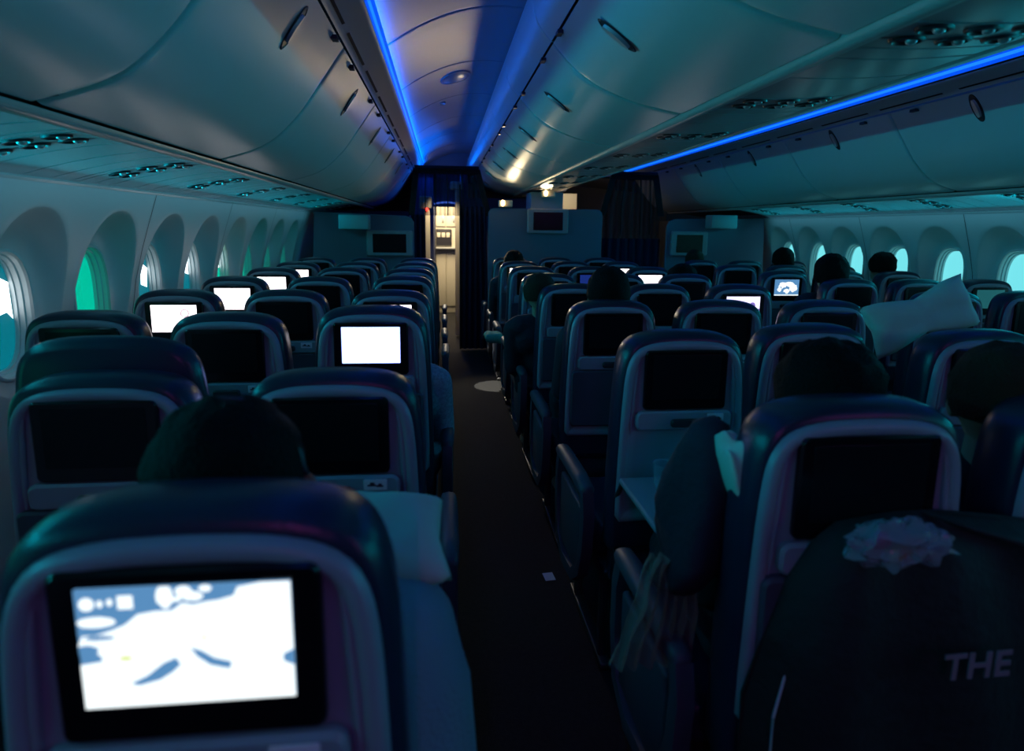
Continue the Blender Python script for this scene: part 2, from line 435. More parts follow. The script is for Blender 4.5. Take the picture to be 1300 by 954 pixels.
ordn = ['nearest the camera', 'second from the camera', 'third from the camera', 'fourth from the camera', 'fifth from the camera', 'reaching the left bulkhead', 'just past the left bulkhead', 'farthest, ahead of the aisle curtain']
ys = [-.86+1.27*k for k in range(0, 8)]+[Y1]
for i, (a, b) in enumerate(zip(ys, ys[1:])):
    outbin(-1, a, b, 'satin grey overhead bin with latch, left row, %s' % ordn[i], 'left outboard overhead bins')
ys = [3.93-1.27*k for k in range(3, -1, -1)]+[5.20, 6.47, 7.74, Y1]
for i, (a, b) in enumerate(zip(ys, ys[1:])):
    outbin(1, a, b, 'grey overhead bin below the blue strip, right row, %s' % (['over the seat rows nearest the camera', 'second from the camera', 'third from the camera', 'fourth from the camera', 'fifth from the camera', 'above the right bulkhead', 'farthest, past the right bulkhead'][i]), 'right outboard overhead bins')

# passenger service channel under the outboard bins
def psuz(hw):  # underside height of service panels
    t = (hw-2.20)/(2.70-2.20); return H+.262-.03*t-.065*t*t
PS0 = 2.205
def psu_strip(side):
    m = MB()
    m.loft([[(C+side*x, y, z) for x, z in ((2.172, H+.272), (2.172, H+.258), (2.180, H+.2505), (2.205, H+.2465), (2.210, H+.252), (2.210, H+.275))] for y in (Y0, Y1)], False)
    o = struct(m.build('trim_%d' % (3 if side < 0 else 4), LIP, smooth=50))
    m = MB(); m.loft([[(C+side*x, y, z) for x, z in ((2.12, H+.30), (2.22, H+.285), (2.72, H+.21))] for y in (Y0, Y1)], False)
    m.build('channel', GAP, o, smooth=0)
    m = MB(); m.loft([[(C+side*x, y, z) for x, z in ((2.70, H+.168), (2.695, H+.160), (2.702, H+.150))] for y in (Y0, Y1)], False)
    m.build('wall_rail', LIP, o, smooth=50)
psu_strip(-1); psu_strip(1)
def sheet_psu(t, zf, x0, x1, y0, y1, name, mt, nx=12):
    m = MB(); xs = [x0+(x1-x0)*i/nx for i in range(nx+1)]
    L = []
    for y, e in ((y0, .012), (y0+.0015, .003), (y0+.004, 0), (y0+.012, 0), (y1-.012, 0), (y1-.004, 0), (y1-.0015, .003), (y1, .012)):
        L.append([(x, y, zf(x)+e) for x in xs]+[(x, y, zf(x)+.016) for x in xs[::-1]])
    m.loft(L, True, True, True); return m.build(name, mt, t)
def cluster(t, zf, xs, y, sg=1):
    """reading lights and air nozzles: two rows of three dark ovals with small bright lenses"""
    for i, x in enumerate(xs):
        for j, dy in enumerate((0, .085)):
            m = MB(); L = []
            for sc, h in ((1.0, 0), (.94, -.006), (.78, -.007), (.66, .0005)):
                L.append([(x+math.cos(a)*.043*sc, y+dy+math.sin(a)*.033*sc, zf(x+math.cos(a)*.043*sc)+h) for a in [2*PI*q/24 for q in range(24)]])
            m.loft(L, True, False, True)
            nm = 'reading_light' if j == 0 else 'air_nozzle'
            o = m.build(nm, RECESS, t)
            m = MB(); m.ell((x+.012, y+dy, zf(x)-.002), (.014, .014, .010), nu=12, nv=8); m.build('lens' if j == 0 else 'nozzle', CHROME, o)
def outpsu(side, y0, label, group):
    t = thing('service_panel', (C, 0, 0), label, 'service panel', group)
    zf = lambda x: psuz(abs(x))
    seg = [(0, .17), (.17, .30), (.30, .35), (.35, .47), (.47, .60), (.60, .82)]
    for a, b in seg: sheet_psu(t, zf, side*PS0, side*2.70, y0+a+.002, y0+b-.002, 'panel', PSU)
    xs = [side*h for h in (2.33, 2.44, 2.55)]
    cluster(t, zf, xs, y0+.36+.03)
yy = 1.65-.82*3
k = 0
rows = ['over the nearest left seats', 'over the second row of left seats', 'over the third row of left seats', 'over the fourth row of left seats', 'over the fifth row of left seats', 'over the sixth row of left seats', 'over the seventh row of left seats', 'over the front row of left seats', 'above the left bulkhead']
for k in range(-1, 8):
    outpsu(-1, 1.65+.82*k, 'curved service panel with reading lights and air nozzles %s' % rows[k+1], 'left service panels')
for k in range(0, 6):
    outpsu(1, 2.4+.82*k, 'dim service panel under the right bins, %s from the camera' % ['nearest', 'second', 'third', 'fourth', 'fifth', 'farthest'][k], 'right service panels')

# ------------------------------------------------------------------ centre bins
CDOORR = prof_interp([(.785, H+.705), (.70, H+.645), (.60, H+.59), (.45, H+.540), (.245, H+.490)], 18)
def centre_top():
    m = MB()
    for s in (-1, 1):
        P = prof_interp([(.79, H+.715), (.835, H+.765), (.862, H+.83), (.866, H+.90), (.84, H+.98), (.80, H+1.03)], 16)
        sd = [Y0]+[2.565+1.05*k for k in range(-2, 5)]+[Y1+.02]
        for a, b in zip(sd, sd[1:]):
            m.loft([[(C+s*(p.x-e), y, p.y) for p in P] for y, e in ((a, .012), (a+.004, .002), (a+.01, 0), (a+.03, 0), (b-.03, 0), (b-.01, 0), (b-.004, .002), (b, .012))], False)
    m.loft([[(C+x, Y1+.02, z) for x, z in ((-.85, H+1.0), (-.85, H+.8), (-.6, H+.56), (-.2, H+.47), (.2, H+.47), (.6, H+.56), (.85, H+.8), (.85, H+1.0))], [(C, Y1+.02, H+.9)]*8], True)
    return struct(m.build('trim_5', BIN, smooth=50))
centre_top()
def cbin(side, y0, y1, label, group):
    t = thing('overhead_bin', (C, 0, 0), label, 'overhead bin', group)
    P = CDOORP if side < 0 else CDOORR; n = len(P); N = []
    for i in range(n):
        tt = (P[min(i+1, n-1)]-P[max(i-1, 0)]).normalized(); q = Vector((-tt.y, tt.x))
        if q.dot(Vector((-1, 1))) < 0: q = -q
        N.append(q)
    m = MB(); L = []
    for y, ins in ((y0+.004, .016), (y0+.007, .006), (y0+.014, .0015), (y0+.022, 0), (y0+.05, 0), (y1-.05, 0), (y1-.022, 0), (y1-.014, .0015), (y1-.007, .006), (y1-.004, .016)):
        L.append([(side*(P[i]+N[i]*ins).x, y, (P[i]+N[i]*ins).y) for i in range(n)]+[(side*(P[i]+N[i]*.03).x, y, (P[i]+N[i]*.03).y) for i in range(n-1, -1, -1)])
    m.loft(L, True, True, True); d = m.build('door', BIN, t, smooth=50)
    if side < 0:
        p = P[6]; tt = (P[7]-P[5]).normalized(); nn = Vector((tt.y, -tt.x))
        if nn.dot(Vector((1, -1))) < 0: nn = -nn
        yc = (y0+y1)/2
        def pt(u, v, h): q = p+tt*u+nn*h; return (side*q.x, v, q.y)
        m = MB(); L = []
        for sc, h in ((1.0, .0015), (.93, .0035), (.86, .0015), (.8, .001)):
            L.append([pt(math.cos(a)*.078*sc, math.sin(a)*.032*sc, h) for a in [2*PI*i/28 for i in range(28)]])
        m.loft(L, True, True, True); o = m.build('latch_recess', RECESS, d); o.location = (0, yc, 0)
        m = MB(); m.loft([[pt(u, v*math.sqrt(max(0, 1-(u/.055)**2)*.9+.1), h) for v, h in ((-.020, .003), (-.013, .012), (.013, .012), (.020, .003))] for u in [-.052+.104*i/10 for i in range(11)]], True, True, True)
        m.build('latch_paddle', CHROME, o)
        m = MB()
        for y in (y0+.18, y1-.20):
            m.box(side*.79-.010, side*.79+.010, y, y+.045, H+.690, H+.703)
        m.build('clip', RECESS, t)
    m = MB(); u_ = 0 if side < 0 else .035; pts = [(.77, H+.73), (.5, H+.85), (.25, H+.80), (.25, H+.48+u_), (.45, H+.515+u_), (.58, H+.575+u_), (.68, H+.64+u_)]
    m.loft([[(side*x, y, z) for x, z in pts] for y in (y0+.001, y1-.001)], True, True, True); m.build('bin_body', GAP, t, smooth=0)
cy_ = [2.565-1.05*3+1.05*k for k in range(0, 10)]+[Y1]
for i, (a, b) in enumerate(zip(cy_, cy_[1:])):
    for s in (-1, 1):
        lab = 'satin overhead bin over the centre seats, left aisle face, %s' % ['above the frame edge', 'first whole door from the camera', 'second whole door from the camera', 'third whole door from the camera', 'fourth whole door from the camera', 'fifth whole door from the camera', 'just before the centre bulkhead', 'directly above the centre bulkhead', 'first past the centre bulkhead', 'last one far ahead'][i] if s < 0 else 'overhead bin over the centre seats facing the right aisle'
        cbin(s, a, b, lab, 'centre overhead bins facing the %s aisle' % ('left' if s < 0 else 'right'))
m = MB()
for s in (-1, 1):
    m.loft([[(C+s*x, y, z) for x, z in (((.256, H+.475), (.252, H+.452), (.244, H+.442), (.222, H+.438), (.214, H+.444), (.212, H+.47)) if s < 0 else ((.236, H+.50), (.235, H+.482), (.230, H+.474), (.220, H+.472), (.214, H+.476), (.212, H+.49)))] for y in (Y0, Y1)], False)
o = struct(m.build('trim_6', LIP, smooth=50))
m = MB(); m.box(C-.25, C+.232, Y0, Y1, H+.510, H+.515); m.build('channel', GAP, o, smooth=0)
czf = lambda x: H+.464+.012*x/.208-.008*math.cos(x/.21*PI/2)
for k in range(0, 10):
    y0 = 1.05+.82*k
    t = thing('service_panel', (C, 0, 0), 'service panel with lights and nozzles under the centre bins, %s' % (['nearest', 'second', 'third', 'fourth', 'fifth', 'sixth', 'seventh', 'eighth', 'ninth', 'farthest'][k]+(' from the camera')), 'service panel', 'centre service panels')
    for a, b in ((0, .30), (.30, .42), (.42, .50), (.50, .60), (.60, .82)):
        if y0+a < Y1: sheet_psu(t, czf, -.208, .208, y0+a+.002, min(Y1, y0+b-.002), 'panel', PSU)
    cluster(t, czf, (-.12, 0, .12), y0+.34)

# ------------------------------------------------------------------ class divider: bulkheads, monitors, curtains
def rrect(x0, x1, z0, z1, r, n=6, rb=None):
    rb = r if rb is None else rb
    P = []
    for cx, cz_, a0, q in ((x1-r, z1-r, 0, r), (x0+r, z1-r, PI/2, r), (x0+rb, z0+rb, PI, rb), (x1-rb, z0+rb, 1.5*PI, rb)):
        for i in range(n+1):
            a = a0+PI/2*i/n; P.append((cx+q*math.cos(a), cz_+q*math.sin(a)))
    return P
def slab(mb, P, y0, y1, b=.006, mi=0):
    cx = sum(p[0] for p in P)/len(P); cz_ = sum(p[1] for p in P)/len(P)
    def ins(d):
        out = []; n = len(P)
        for i in range(n):
            a = Vector(P[i-1]); c_ = Vector(P[(i+1) % n]); t = (c_-a)
            if t.length < 1e-9: out.append(P[i]); continue
            t.normalize(); q = Vector((-t.y, t.x)); p = Vector(P[i])
            if q.dot(Vector((cx, cz_))-p) < 0: q = -q
            p = p+q*d; out.append((p.x, p.y))
        return out
    i1 = ins(b)
    mb.loft([[(x, y, z) for x, z in L] for L, y in ((i1, y0), (P, y0+b), (P, y1-b), (i1, y1))], True, True, True, mi)
def bulkhead(P, name, label):
    m = MB(); slab(m, P, 7.45, 7.49, .008); return tag(m.build(name, BULK), label, 'bulkhead', 'class divider bulkheads')
bulkhead(rrect(.53, 1.89, .0, H+.235, .07, rb=.005), 'bulkhead', 'blue-grey rounded bulkhead in the centre carrying a grey framed monitor')
bulkhead([(-1.55, 0), (-.335, 0), (-.33, H+.06), (-.36, H+.11), (-.42, H+.13), (-1.45, H+.165)], 'bulkhead', 'dark blue bulkhead on the left in front of the window seats')
bulkhead([(2.69, 0), (4.0, 0), (3.92, H+.16), (2.80, H+.14), (2.72, H+.11), (2.69, H+.05)], 'bulkhead', 'teal-lit bulkhead on the right beside the right aisle curtain')
def monitor(x0, x1, z0, z1, label, scm):
    t = thing('bulkhead_monitor', ((x0+x1)/2, 7.45, z0), label, 'monitor', 'bulkhead monitors'); hw = (x1-x0)/2; h = z1-z0
    m = MB(); slab(m, rrect(-hw, hw, 0, h, .025), -.06, 0, .012); m.build('housing', MONF, t)
    m = MB(); slab(m, rrect(-hw*.72, hw*.72, h*.14, h*.86, .006), -.064, -.055, .002); m.build('screen', scm, t)
monitor(.985, 1.47, H-.055, H+.235, 'grey framed monitor switched off on the centre bulkhead', SCROFF)
monitor(-.87, -.345, H-.33, H-.035, 'grey framed monitor switched off on the left bulkhead', SCROFF)
monitor(2.735, 3.19, H-.30, H-.005, 'grey framed monitor on the right bulkhead beside the curtain', mat('screen_off_green', (.01, .03, .02), .2))
def boxthing(name, x0, x1, y0, y1, z0, z1, label, cat, mt):
    m = MB(); m.box(x0, x1, y0, y1, z0, z1, .012); return tag(m.build(name, mt), label, cat)
boxthing('equipment_housing', -1.15, -.82, 7.25, 7.44, H-.03, H+.13, 'pale box housing hanging above the left bulkhead', 'housing', PALE)
boxthing('equipment_housing', 3.16, 3.48, 7.25, 7.44, H+.03, H+.19, 'pale green-lit box housing above the right bulkhead', 'housing', PALE)
boxthing('closet', 1.03, 1.42, 7.5, 7.9, 0, H+.43, 'pale cabinet top rising behind the centre bulkhead', 'cabinet', PALE)
# warm lit lamps by the divider
LAMP = mat('warm_lamp_lens', (.1, .1, .1), .3, emit=(1, .66, .28), es=9)
def wlamp(x, y, z, label, p):
    t = thing('divider_lamp', (x, y, z), label, 'lamp', 'warm lamps by the class divider')
    m = MB(); m.box(-.055, .105, -.02, .06, -.045, .035, .012); m.build('housing', CREAM, t)
    m = MB(); m.ell((-.01, -.035, .0), (.022, .02, .035), nu=14, nv=8); m.build('lens', LAMP, t)
    l = spot('divider_lamp_light', (x-.01, y-.10, z), (x-1.1, y-2.2, z+.45), WARM, p, 2.1, .07, 1)
    return t
wlamp(.70, 7.40, H+.29, 'small warm lamp glowing above the left corner of the centre bulkhead', 8.5)
wlamp(1.20, 7.40, H+.41, 'warm glowing lamp on the pale cabinet above the centre monitor', 4)

def folds(mb, x0, x1, z0, z1, y, amp, n, tx0=None, tx1=None, nz=8, th=.004, ph=0, mi=0):
    """curtain cloth with real folds; top edge may be narrower than the bottom"""
    tx0 = x0 if tx0 is None else tx0; tx1 = x1 if tx1 is None else tx1
    nx = n*10; L = []
    for k in range(nz+1):
        t = k/nz; a = x0+(tx0-x0)*t; b = x1+(tx1-x1)*t; z = z0+(z1-z0)*t
        f = [(a+(b-a)*i/nx, y+amp*math.sin(i/10*2*PI+ph+.5*math.sin(t*3+i*.1)), z) for i in range(nx+1)]
        L.append(f+[(q[0], q[1]+th, q[2]) for q in f[::-1]])
    mb.loft(L, True, True, True, mi)
def curtain(xt0, xt1, xb0, xb1, zt, zm, label, opened):
    t = thing('aisle_curtain', (0, 7.55, 0), label, 'curtain', 'aisle curtains at the class divider')
    m = MB()
    m.tube([(xt0-.02, 0, zt), (xt1+.02, 0, zt)], .035, 8); m.box(xt0-.02, xt1+.02, -.02, .02, zt-.06, zt+.02, .006)
    m.build('curtain_rail', TRIMK, t)
    for a, b in ((xt0, xb0), (xt1, xb1)):
        m = MB(); m.loft([[(a+(b-a)*k/6+dx, dy, zt-(zt-zm)*k/6) for dx, dy in ((-.035, -.015), (.035, -.015), (.035, .015), (-.035, .015))] for k in range(7)], True, True, True)
        m.build('edge_band', TRIMK, t)
    return t
t = curtain(-.30, .40, -.36, .54, H+.675, H+.14, 'dark blue curtain half drawn across the left aisle with bright galley behind', True)
m = MB(); folds(m, .215, .55, .02, H+.25, 0, .025, 5, .215, .51, nz=10); m.build('cloth', CURT, t)
m = MB(); folds(m, -.37, -.20, .02, H+.15, 0, .02, 3); m.build('cloth', CURT, t)
m = MB(); folds(m, -.34, .53, H+.14, H+.66, .0, .012, 6, -.29, .39, nz=6, th=.002); m.build('sheer_header', SHEER, t)
for x, tx in ((-.20, -.19), (-.08, -.08), (.06, .05), (.24, .21)):
    m = MB(); m.tube([(tx, -.02, H+.65), (x, -.02, H+.42), (x, -.02, H+.14)], .006, 6); m.build('pleat_strap', TRIMK, t)
m = MB()
m.tube([(.205, -.02, .02), (.205, -.02, H+.5)], .010, 6); m.build('cloth_edge', TRIMK, t)
t = curtain(2.04, 2.55, 1.91, 2.64, H+.655, H+.17, 'sheer dark curtain drawn across the right aisle', False)
m = MB(); folds(m, 1.92, 2.64, .02, H-.1, 0, .02, 7, 1.92, 2.64, nz=8); m.build('cloth', CURT, t)
m = MB(); folds(m, 1.93, 2.63, H-.1, H+.17, 0, .016, 6, 1.92, 2.63, nz=6, th=.002); m.build('sheer_panel', SHEERR, t)
m = MB(); folds(m, 1.92, 2.63, H+.17, H+.64, 0, .014, 6, 2.05, 2.54, nz=6, th=.002); m.build('sheer_header', SHEERR, t)
for x, tx in ((2.14, 2.18), (2.38, 2.36), (2.5, 2.48)):
    m = MB(); m.tube([(tx, -.02, H+.63), (x, -.02, H+.30), (x, -.02, H-.05)], .008, 6); m.build('pleat_strap', TRIMK, t)

# area ahead of the divider
BLUEP = mat('navy_partition', (.012, .03, .12), .6)
m = MB(); m.box(-.13, .245, 9.3, 9.4, H+.30, H+.79); struct(m.build('trim_7', BLUEP, smooth=0))  # header added to block galley light from the ceiling ahead
m = MB(); m.box(-1.6, -.42, 8.2, 11.5, 0, H+.20); m.box(-.40, -.13, 9.0, 11.5, 0, H+.79); struct(m.build('wall_galley_left', BLUEP, smooth=0))
m = MB(); m.box(.245, .335, 8.62, 11.5, 0, H+.79); m.box(.335, 1.40, 8.62, 11.5, 0, H+.40); struct(m.build('wall_galley_centre', BLUEP, smooth=0))
m = MB(); m.box(1.50, 1.9, 9.0, 11.5, 0, H+.50); struct(m.build('wall_galley_right', CREAM, smooth=0))
m = MB(); m.box(-.235, -.165, 8.40, 8.47, 0, H+.32, .01); m.box(-.30, -.14, 8.38, 8.5, H+.24, H+.40, .02)
tag(m.build('doorway_post', CREAM), 'cream post seen through the left side of the aisle curtain', 'post')
EXL = mat('red_indicator', (.1, 0, 0), .4, emit=(1, .03, .02), es=14)
m = MB(); m.ell((-.205, 8.385, H+.235), (.018, .01, .018), nu=12, nv=8); tag(m.build('indicator_light', EXL), 'tiny red indicator light on the cream post', 'indicator light')
m = MB(); m.box(.165, .235, 8.50, 8.58, .02, H+.50, .02); tag(m.build('doorway_post', CREAM), 'tall bright cream post edge right of the galley opening', 'post')
m = MB(); m.box(.10, .26, 8.48, 8.6, H+.50, H+.60, .02); tag(m.build('post_cap', CREAM), 'cream bracket on top of the tall galley post', 'bracket')
t = thing('galley_cabinet', (0, 11.0, 0), 'bright cream galley cabinet with dark oven at the end of the left aisle', 'galley')
m = MB(); m.box(-.125, .24, 0, .45, 0, H+.74, .01); m.build('body', CREAM, t)
for a, b in ((-.115, .05), (.06, .23)):
    m = MB(); m.box(a, b, -.02, 0, H+.02, H+.45, .01); d = m.build('door', CREAM, t)
    m = MB(); m.box(b-.06, b-.03, -.035, -.02, H+.1, H+.2, .004); m.build('handle', CHROME, d)
m = MB(); m.box(-.115, .15, -.03, 0, H-.30, H-.02, .01); o = m.build('oven', LATCH, t)
for i in range(3):
    m = MB(); m.box(-.10+i*.08, -.04+i*.08, -.04, -.03, H-.16, H-.08, .003); m.build('oven_control', CREAM, o)
m = MB(); m.box(-.12, .235, -.12, 0, H-.36, H-.33, .008); m.build('worktop', PALE, t)
for a, b in ((-.115, .05), (.06, .23)):
    m = MB(); m.box(a, b, -.02, 0, .12, H-.4, .01); m.build('cart_door', CREAM, t)
m = MB(); m.loft([[(x, y, H+.47-.25*(x-.1)**2) for x in [-.4+.1*i for i in range(11)]] for y in (9.6, 9.75)], False)
CBLUE = mat('soft_blue_light', (.1, .1, .1), .5, emit=(.08, .2, 1), es=.9)
t = thing('galley_cove_light', (.06, 9.25, H+.34), 'thin curved blue light over the far galley entrance', 'light strip')
m = MB(); m.tube([(x, 0, .02-.8*x**2) for x in [-.18+.036*i for i in range(11)]], .012, 8); m.build('diffuser', CBLUE, t)

# ------------------------------------------------------------------ airline seat
TILT = .0
def TS(p): return (p[0], p[1]+(1.07-p[2])*TILT, p[2])      # recline shear
def outline(hwk, ztop, zbot, n=18):
    """arched back outline, closed, counter-clockwise; hwk scales the half width"""
    pr = [(0, 0), (.05, -.001), (.09, -.0045), (.125, -.012), (.152, -.025), (.172, -.047), (.184, -.078), (.191, -.125), (.196, -.2), (.20, -.3), (.205, -.46)]
    pr = [Vector(p) for p in pr]; R = [Vector((p.x, p.y)) for p in prof_interp(pr, n)]
    R = [Vector((p.x*hwk, ztop+p.y)) for p in R]
    lo = [Vector((.205*hwk, z)) for z in (zbot+.06, zbot+.02)]+[Vector((.19*hwk, zbot))]
    right = R+[q for q in lo if q.y < R[-1].y]
    return [(p.x, p.y) for p in right]+[(-p.x, p.y) for p in right[:0:-1]]
def inset(P, d):
    n = len(P); out = []
    for i in range(n):
        a = Vector(P[i-1]); b = Vector(P[(i+1) % n]); t = (b-a).normalized(); q = Vector((-t.y, t.x))
        if q.dot(Vector((0, .9))-Vector(P[i])) < 0: q = -q
        p = Vector(P[i])+q*d; out.append((p.x, p.y))
    return out
def T(lst): return [[TS(p) for p in L] for L in lst]
def xyz(P, y): return [(p[0], y, p[1]) for p in P]

UPO = outline(1.035, 1.172, .46); SHO = outline(.965, 1.146, .575)
def m_back():
    m = MB()
    m.loft(T([xyz(inset(UPO, .030), .012), xyz(inset(UPO, .014), .014), xyz(inset(UPO, .004), .026), xyz(UPO, .048), xyz(UPO, .085), xyz(inset(UPO, .006), .108), xyz(inset(UPO, .022), .124), xyz(inset(UPO, .05), .132)]), True, True, True)
    return m.mesh('backrest', LEATHER, 60)
def m_shell():
    m = MB()
    m.loft(T([xyz(inset(SHO, -.002), .03), xyz(SHO, .012), xyz(inset(SHO, .004), .003), xyz(inset(SHO, .010), -.001), xyz(inset(SHO, .020), -.001), xyz(inset(SHO, .025), .004), xyz(inset(SHO, .032), .009), xyz(inset(SHO, .05), .010)]), True, True, True)
    return m.mesh('back_shell', SHELL, 50)
def m_ridge(s):
    m = MB(); P = [(s*.145, 1.09), (s*.152, 1.05), (s*.157, .98), (s*.160, .92), (s*.162, .86)]
    m.tube([TS((x, .008, z)) for x, z in P], [.003, .006, .007, .006, .003], 8); return m.mesh('side_ridge', SHELL, 60)
def slabT(P, y0, y1, b, name, mt, sm=40):
    m = MB(); slab(m, P, y0, y1, b); m.v = [TS(v) for v in m.v]; return m.mesh(name, mt, sm)
M_ = {}
M_['back'] = m_back(); M_['shell'] = m_shell()
M_['ridgeL'] = m_ridge(-1); M_['ridgeR'] = m_ridge(1)
M_['bezel'] = slabT(rrect(-.128, .128, .938, 1.120, .012), -.006, .012, .004, 'screen_bezel', BLACK)
M_['off'] = slabT(rrect(-.105, .105, .970, 1.106, .004), -.0075, -.0055, .0005, 'display', SCROFF)
M_['ledge'] = slabT(rrect(-.150, .150, .874, .934, .02), -.010, .012, .006, 'ledge', SHELL)
M_['latch'] = slabT(rrect(-.045, .045, .886, .912, .010), -.022, -.008, .005, 'tray_latch', LATCH)
M_['placard'] = slabT(rrect(.070, .122, .900, .926, .003), -.0125, -.0095, .0008, 'placard', PLAC)
m = MB()
for a, b, z0, z1 in ((.078, .098, .910, .914), (.084, .094, .914, .919), (.098, .114, .908, .912), (.102, .110, .912, .916)):
    slab(m, rrect(a, b, z0, z1, .001, 2), -.0135, -.012, .0003)
m.v = [TS(v) for v in m.v]; M_['print'] = m.mesh('placard_print', PLACK, 0)
M_['tray'] = slabT(rrect(-.178, .178, .625, .872, .018), -.012, .014, .006, 'tray_table', SHELLLO)
m = MB(); L = []
for z, d in ((.34, .0), (.36, .028), (.42, .045), (.50, .04), (.58, .022), (.60, .016)):
    L.append([(x, -d*(1-(abs(x)/.19)**4) + .075, z) for x in [-.185+.37*i/12 for i in range(13)]]+[(x, .12, z) for x in [.185-.37*i/12 for i in range(13)]])
m.loft(L, True, True, True); M_['pocket'] = m.mesh('literature_pocket', FABRIC, 50)
m = MB(); m.box(-.215, .215, .18, .64, .36, .475, .04); M_['cushion'] = m.mesh('seat_cushion', LEATHER, 50)
m = MB(); m.box(-.20, .20, .10, .60, .31, .36, .012)
m.box(-.20, -.17, .12, .16, .0, .33, .008); m.box(.17, .20, .12, .16, 0, .33, .008)
m.box(-.20, -.17, .48, .52, .0, .33, .008); m.box(.17, .20, .48, .52, 0, .33, .008); m.box(-.205, -.165, .08, .58, 0, .03, .008); m.box(.165, .205, .08, .58, 0, .03, .008)
M_['base'] = m.mesh('seat_base', STEEL, 50)
def m_arm():
    m = MB(); m.loft([[(x*k+0, y, z0+dz*k2) for x, dz in ((-.024, -.018), (-.027, 0), (-.02, .016), (0, .021), (.02, .016), (.027, 0), (.024, -.018), (0, -.024))] for y, k, z0, k2 in ((.10, .5, .635, .5), (.115, .9, .64, .9), (.20, 1, .645, 1), (.45, 1, .64, 1), (.52, .95, .635, .9), (.54, .5, .63, .5))], True, True, True)
    return m.mesh('armrest', SHELL, 60)
M_['arm'] = m_arm()
def m_aisle_arm():
    # closed-side aisle armrest: bar, rear post, side fairing loop
    m = MB(); m.v = []
    a = m_arm(); m.add([v.co[:] for v in a.vertices], [list(p.vertices) for p in a.polygons])
    def bar(pts, w, h):
        L = []
        for i, p in enumerate(pts):
            p = Vector(p); t = (Vector(pts[min(i+1, len(pts)-1)])-Vector(pts[max(i-1, 0)])).normalized(); n = Vector((0, -t.z, t.y))
            L.append([p+Vector((sx*w, 0, 0))+n*(sn*h) for sx, sn in ((-1, -1), (-1.2, 0), (-1, 1), (1, 1), (1.2, 0), (1, -1))])
        m.loft(L, True, True, True)
    bar([(0, .12, .63), (0, .10, .56), (0, .11, .45), (0, .15, .34), (0, .24, .27), (0, .40, .25), (0, .50, .30), (0, .53, .42), (0, .53, .55), (0, .50, .63)], .018, .022)
    m.box(-.012, .012, .16, .48, .30, .56, .01)
    return m.mesh('aisle_armrest', SHELLLO, 60)
M_['aisle'] = m_aisle_arm()
# display pictures
WHITE_W = mat('display_white_warm', (.02, .02, .02), .3, emit=(1.0, .90, .95), es=SCREEN)
WHITE_B = mat('display_white_blue', (.02, .02, .02), .3, emit=(.72, .95, 2.4), es=1.6)
MAPSEA = mat('display_map_sea', (.02, .02, .02), .3, emit=(.10, .27, .52), es=1.0)
MAPLAND = mat('display_map_land', (.02, .02, .02), .3, emit=(.90, .98, 1.0), es=1.25)
PURP = mat('display_lilac', (.02, .02, .02), .3, emit=(.80, .72, 1.0), es=1.5)
PURPD = mat('display_lilac_dark', (.02, .02, .02), .3, emit=(.22, .16, .55), es=1.0)
PINKL = mat('display_pink_line', (.02, .02, .02), .3, emit=(.75, .5, .6), es=1.0)
YEL = mat('display_map_yellow', (.02, .02, .02), .3, emit=(.75, .85, .25), es=1.0)
DX0, DX1, DZ0, DZ1 = -.100, .100, .980, 1.105
def display(base, extra=()):
    m = MB(); P = rrect(DX0, DX1, DZ0, DZ1, .001, 1); slab(m, P, -.0085, -.0055, .0005)
    mats = [base]; m.v = [TS(v) for v in m.v]
    for lay, (mt, polys) in enumerate(extra):
        mats.append(mt)
        for pl in polys:
            q = [(DX0+min(1, max(0, u))*(DX1-DX0), DZ1-min(1, max(0, v))*(DZ1-DZ0)) for u, v in pl]; y = -.0087-.0002*lay
            m.loft(T([xyz(q, y), xyz(q, y-.0001)]), True, True, True, lay+1)
    me = bpy.data.meshes.new('display'); me.from_pydata([tuple(v) for v in m.v], [], m.f)
    for k in mats: me.materials.append(k)
    for p, mi in zip(me.polygons, m.m): p.material_index = mi
    return me
def blob(u, v, ru, rv, n=14, seed=0, a=.25):
    return [(u+ru*math.cos(2*PI*i/n)*(1+a*noise.noise(Vector((i*.9, seed, 0)))), v+rv*math.sin(2*PI*i/n)*(1+a*noise.noise(Vector((i*.9, seed+5, 0))))) for i in range(n)]
land = [(1, .0), (.86, .0), (.75, .03), (.73, .10), (.66, .13), (.60, .14), (.54, .16), (.49, .14), (.44, .20), (.36, .20), (.28, .22), (.22, .30), (.16, .34), (.08, .38), (.02, .38), (0, .45), (0, .50), (.06, .50), (.1, .56), (.1, .60), (0, .62), (0, 1), (1, 1)]
M_['map0'] = display(MAPSEA, ((MAPLAND, [land, blob(.41, .08, .04, .10, seed=1), blob(.50, .05, .04, .05, seed=2), blob(.54, .09, .05, .04, seed=3), blob(.46, .11, .03, .02, seed=9), blob(.60, .03, .03, .03, seed=4),
    blob(.09, .27, .09, .045, seed=5), blob(.055, .12, .035, .055, seed=0, a=.1), blob(.115, .12, .014, .03, a=0), blob(.16, .11, .014, .03, a=0), [(.195, .06), (.265, .06), (.265, .17), (.195, .17)]]),
    (MAPSEA, [blob(.035, .50, .055, .045, seed=8), [(.22, .80), (.30, .74), (.38, .64), (.44, .60), (.46, .66), (.42, .72), (.36, .78), (.26, .82)], [(.51, .52), (.56, .55), (.62, .62), (.70, .66), (.69, .72), (.60, .68), (.54, .60)], [(.95, .62), (1, .58), (1, .72), (.95, .68)], blob(.10, .40, .07, .02, seed=12)]),
    (YEL, [blob(.21, .58, .03, .02, seed=3), blob(.58, .44, .012, .012, seed=4)])))
